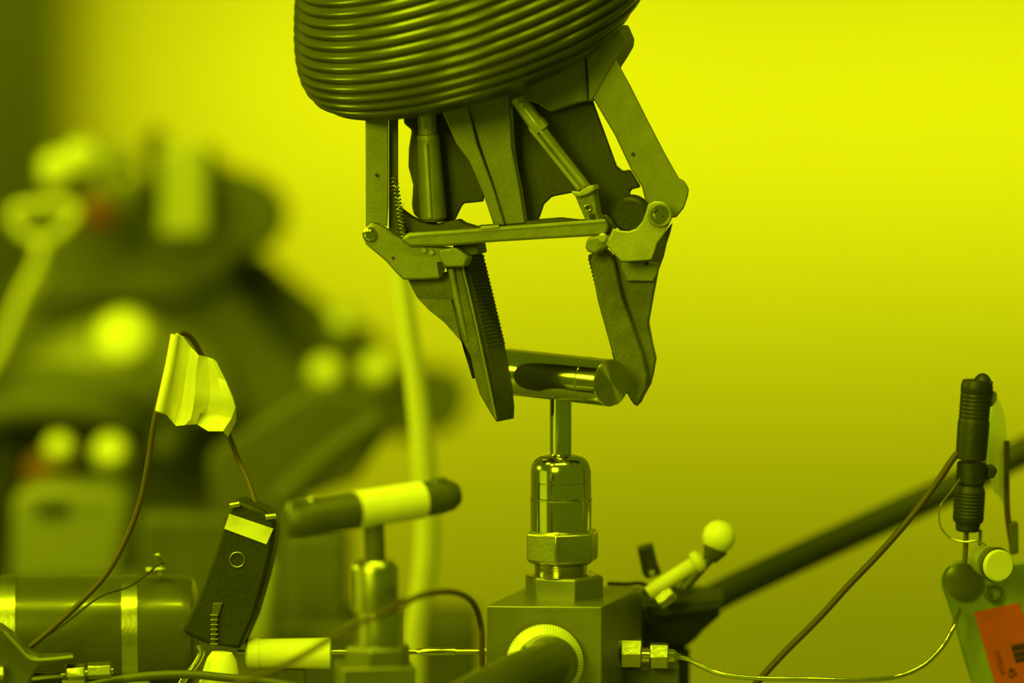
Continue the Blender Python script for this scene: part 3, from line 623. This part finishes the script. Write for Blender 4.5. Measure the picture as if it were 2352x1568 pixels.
# barcode bars run across the label; e1 down the left edge, e2 across
e0 = W(2237, 1406, y-.0008); e1 = (W(2306, 1640, y-.0008)-e0).normalized(); e2 = (W(2342, 1384, y-.0008)-e0).normalized()
e3 = Vector((0, -1, 0))
def LP(u, v, h=0): return e0+e1*(u*S(y))+e2*(v*S(y))+e3*h
bars = []
u = 93
for wd, gp_ in ((2, 2.5), (5, 1.2), (3, 1), (6, 4), (4, 1), (8, 1), (3, 3), (5, 1), (6, 1)):
    a, b = LP(u, 60, .0001), LP(u, 150, .0001); c_, d_ = LP(u+wd*.75, 150, .0001), LP(u+wd*.75, 60, .0001)
    vs = [a, b, c_, d_]; vs += [q-e3*.0003 for q in vs]
    bars.append((vs, [(0, 1, 2, 3), (7, 6, 5, 4), (0, 4, 5, 1), (1, 5, 6, 2), (2, 6, 7, 3), (3, 7, 4, 0)]))
    u += (wd+gp_)*.75
bo = obj('barcode', join(*bars), M_ink, rl); bo['kind'] = 'stuff'
def text(s_, u_, v_, size, m, parent, name):
    cu = bpy.data.curves.new(name, 'FONT'); cu.body = s_; cu.size = size*S(y); cu.extrude = .00005
    tmp = bpy.data.objects.new(name+'_tmp', cu); COL.objects.link(tmp)
    dg = bpy.context.evaluated_depsgraph_get(); me = bpy.data.meshes.new_from_object(tmp.evaluated_get(dg))
    bpy.data.objects.remove(tmp)
    o = bpy.data.objects.new(name, me); COL.objects.link(o); me.materials.clear(); me.materials.append(m)
    yx = (e3.cross(e1)).normalized()
    R = Matrix((e1, yx, e3)).transposed().to_4x4()
    o.matrix_world = Matrix.Translation(LP(u_, v_, .0002)-WL[parent])@R
    o.parent = parent
    return o
text('OMEGA', 98, 19, 17, mat('faded_ink', (.22, .03, .01), .7), rl, 'lettering')
text('45', 143, 36, 27, M_ink, rl, 'number_print')

# ============================================================ BACKGROUND MACHINE, far out of focus on the left
y = .62; s = S(y)
Bt = thing('work_table', 'dark low table under the blurred machinery at left', 'table', Vector((-.28, .72, FZ)))
obj('table_top', box((-.30, .62, -.335), .60, .60, .02), M_bench, Bt, .002)
for xx in (-.55, -.05):
    for yy in (.36, .88): obj('leg', box((xx, yy, (FZ-.345)/2), .03, .03, -.345-FZ), M_bench, Bt)

Mc = thing('machine_housing', 'large dark machine housing with a domed base, blurred behind at left', 'machine', Vector((W(380, 1000, y).x, y, -.325)))
def mp(name, pts, w, m, bevel=.004, dy=0, par=None): return obj(name, prism(pts, y+dy, w), m, par or Mc, bevel)
mp('housing', [(70, 480), (180, 460), (330, 420), (335, 320), (370, 320), (372, 540), (470, 545), (468, 340), (500, 400), (560, 410), (620, 440), (655, 500), (640, 560), (540, 590), (520, 640), (420, 690), (60, 700), (90, 560)], .08, M_machine)
mp('light_plate', [(368, 330), (476, 330), (480, 545), (366, 545)], .01, mat('dull_plate', (.5, .48, .34), .6, noise=.05), dy=-.03)
mp('post', [(330, 300), (368, 300), (370, 480), (330, 470)], .03, M_machine, dy=-.01)
mp('post', [(460, 340), (485, 345), (500, 480), (466, 500)], .03, M_machine, dy=-.01)
mp('body', [(40, 640), (500, 640), (560, 700), (640, 800), (760, 880), (900, 860), (1040, 880), (1075, 920), (1050, 980), (960, 1010), (820, 1000), (690, 1090), (620, 1140), (470, 1130), (400, 1060), (500, 1200), (480, 1330), (130, 1330), (30, 1330), (-60, 1330), (-60, 860)], .10, M_machine, dy=.02)
mp('bracket', [(520, 590), (600, 580), (660, 640), (760, 720), (880, 780), (880, 900), (760, 880), (640, 790), (560, 700)], .03, M_alu_d, dy=.10)
obj('dome', lathe(W(290, 940, y-.0), (0, 0, 1), [(0, 260*s), (40*s, 250*s), (120*s, 215*s), (180*s, 150*s), (215*s, 70*s), (222*s, 10*s)], 40), M_alu_l, Mc, smooth=60)
obj('dome_rim', tube([W(-60, 1000, y-.06), W(60, 890, y-.08), W(200, 880, y-.09), W(340, 900, y-.09), W(400, 960, y-.08), W(370, 1040, y-.08)], 42*s, 16), M_machine, Mc)
obj('band_tube', tube([W(-60, 960, y-.08), W(80, 930, y-.1), W(220, 940, y-.1), W(300, 970, y-.09)], 40*s, 16), M_machine, Mc)
obj('dome_knob', lathe(W(290, 790, y-.075), (0, -1, .3), [(0, 72*s), (.01, 74*s), (.020, 50*s), (.023, 10*s)], 24), M_pale, Mc)
for px, py, r in ((258, 1045, 42), (140, 1035, 34)):
    obj('pale_boss', lathe(W(px, py, y-.12), (0, -1, .35), [(0, r*s), (.008, r*s), (.014, r*.6*s), (.015, 3*s)], 20), M_pale if r > 40 else M_white, Mc)
for px, py in ((750, 862), (868, 855), (790, 745)):
    obj('pale_boss', lathe(W(px, py, y-.01), (0, -1, .35), [(0, 40*s), (.008, 40*s), (.014, 26*s), (.015, 3*s)], 20), M_pale if py > 800 else M_alu_l, Mc)
obj('red_cap', lathe(W(110, 1085, y-.10), (0, -1, .1), [(0, 52*s), (.012, 50*s), (.014, 30*s)], 20), M_redbg, Mc)
obj('red_cap', lathe(W(225, 490, y-.05), (0, -1, .1), [(0, 42*s), (.012, 42*s), (.014, 26*s)], 20), M_redbg, Mc)
for px, py, r in ((128, 402, 36), (185, 375, 38), (262, 385, 50), (290, 440, 34)):
    obj('top_fitting', lathe(W(px, py+20, y-.03), (0, -.3, 1), [(0, r*.7*s), (.004, r*s), (.014, r*.95*s), (.018, r*.5*s)], 20), M_pale if px < 200 else M_alu_l, Mc)
obj('fitting_core', cyl(W(190, 440, y-.02), W(205, 385, y-.02), 22*s, 16), M_machine, Mc)
mp('flank', [(-60, 880), (60, 900), (60, 1120), (10, 1200), (30, 1330), (-60, 1330)], .05, M_black, dy=-.06)

tag(obj('loop_tube', tube([W(-60, 900, .53), W(0, 800, .53), (W(50, 680, .53)), W(85, 610, .53), W(95, 560, .53), W(60, 540, .53), W(30, 505, .53), W(40, 480, .53), W(90, 472, .53), W(150, 470, .53), W(175, 490, .53), W(140, 530, .53), W(95, 570, .535), W(88, 640, .535), W(40, 720, .535), W(-60, 930, .535)], 13*S(.53), 14), M_hose),
    'pale tube forming a blurred loop at the left edge', 'tube')

y = .42; s = S(y)
Sw = thing('slotted_base', 'blurred pale base block with a dark slot, behind the banded cylinder', 'base', Vector((W(160, 1300, y).x, y, -.325)))
def q3(px, py): return W(px, py, y)
obj('base_block', prism([(30, 1135), (100, 1115), (260, 1125), (300, 1150), (280, 1300), (270, 1340), (20, 1340)], y, .05), M_alu, Sw, .004)
obj('slot', prism([(80, 1158), (150, 1152), (165, 1172), (150, 1186), (85, 1184)], y-.002, .004), M_black, Sw)
obj('leg', box((W(160, 1330, y).x, y+.025, (W(160, 1330, y).z-.325)/2), .03, .03, W(160, 1330, y).z+.325), M_alu, Sw)
y = .34; s = S(y)
Mb = thing('motor_housing', 'blurred grey-green housing between the connector box and the left T-handle', 'housing', Vector((W(450, 1300, y).x, y, -.325)))
obj('housing_panel', prism([(320, 1180), (480, 1185), (640, 1190), (660, 1340), (660, 1520), (320, 1520)], y+.03, .03), M_alu_d, Mb, .003)
obj('panel', prism([(480, 1040), (700, 900), (860, 900), (900, 980), (820, 1100), (690, 1150), (800, 1250), (640, 1260), (480, 1200)], y+.05, .02), M_alu_d, Mb, .003)
obj('dark_motor', prism([(648, 1220), (800, 1230), (800, 1436), (650, 1436)], y, .06), M_machine, Mb, .004)
obj('motor_base', prism([(560, 1436), (1100, 1436), (1100, 1600), (560, 1600)], y-.02, .09), M_alu_d, Mb, .003)
obj('tapered_post', lathe(W(600, 1470, y-.06), W(622, 1300, y-.06)-W(600, 1470, y-.06), [(0, 46*s), (.02, 40*s), (.038, 22*s), (.042, 12*s)], 20), M_alu, Mb)
obj('brace', tube([W(640, 1150, y+.05), W(760, 1040, y+.05), W(880, 960, y+.05)], 22*s, 12), M_machine, Mb)
obj('leg', box((W(450, 1500, y).x, y+.045, (W(450, 1500, y).z-.325)/2), .04, .03, W(450, 1500, y).z+.325), M_alu_d, Mb)
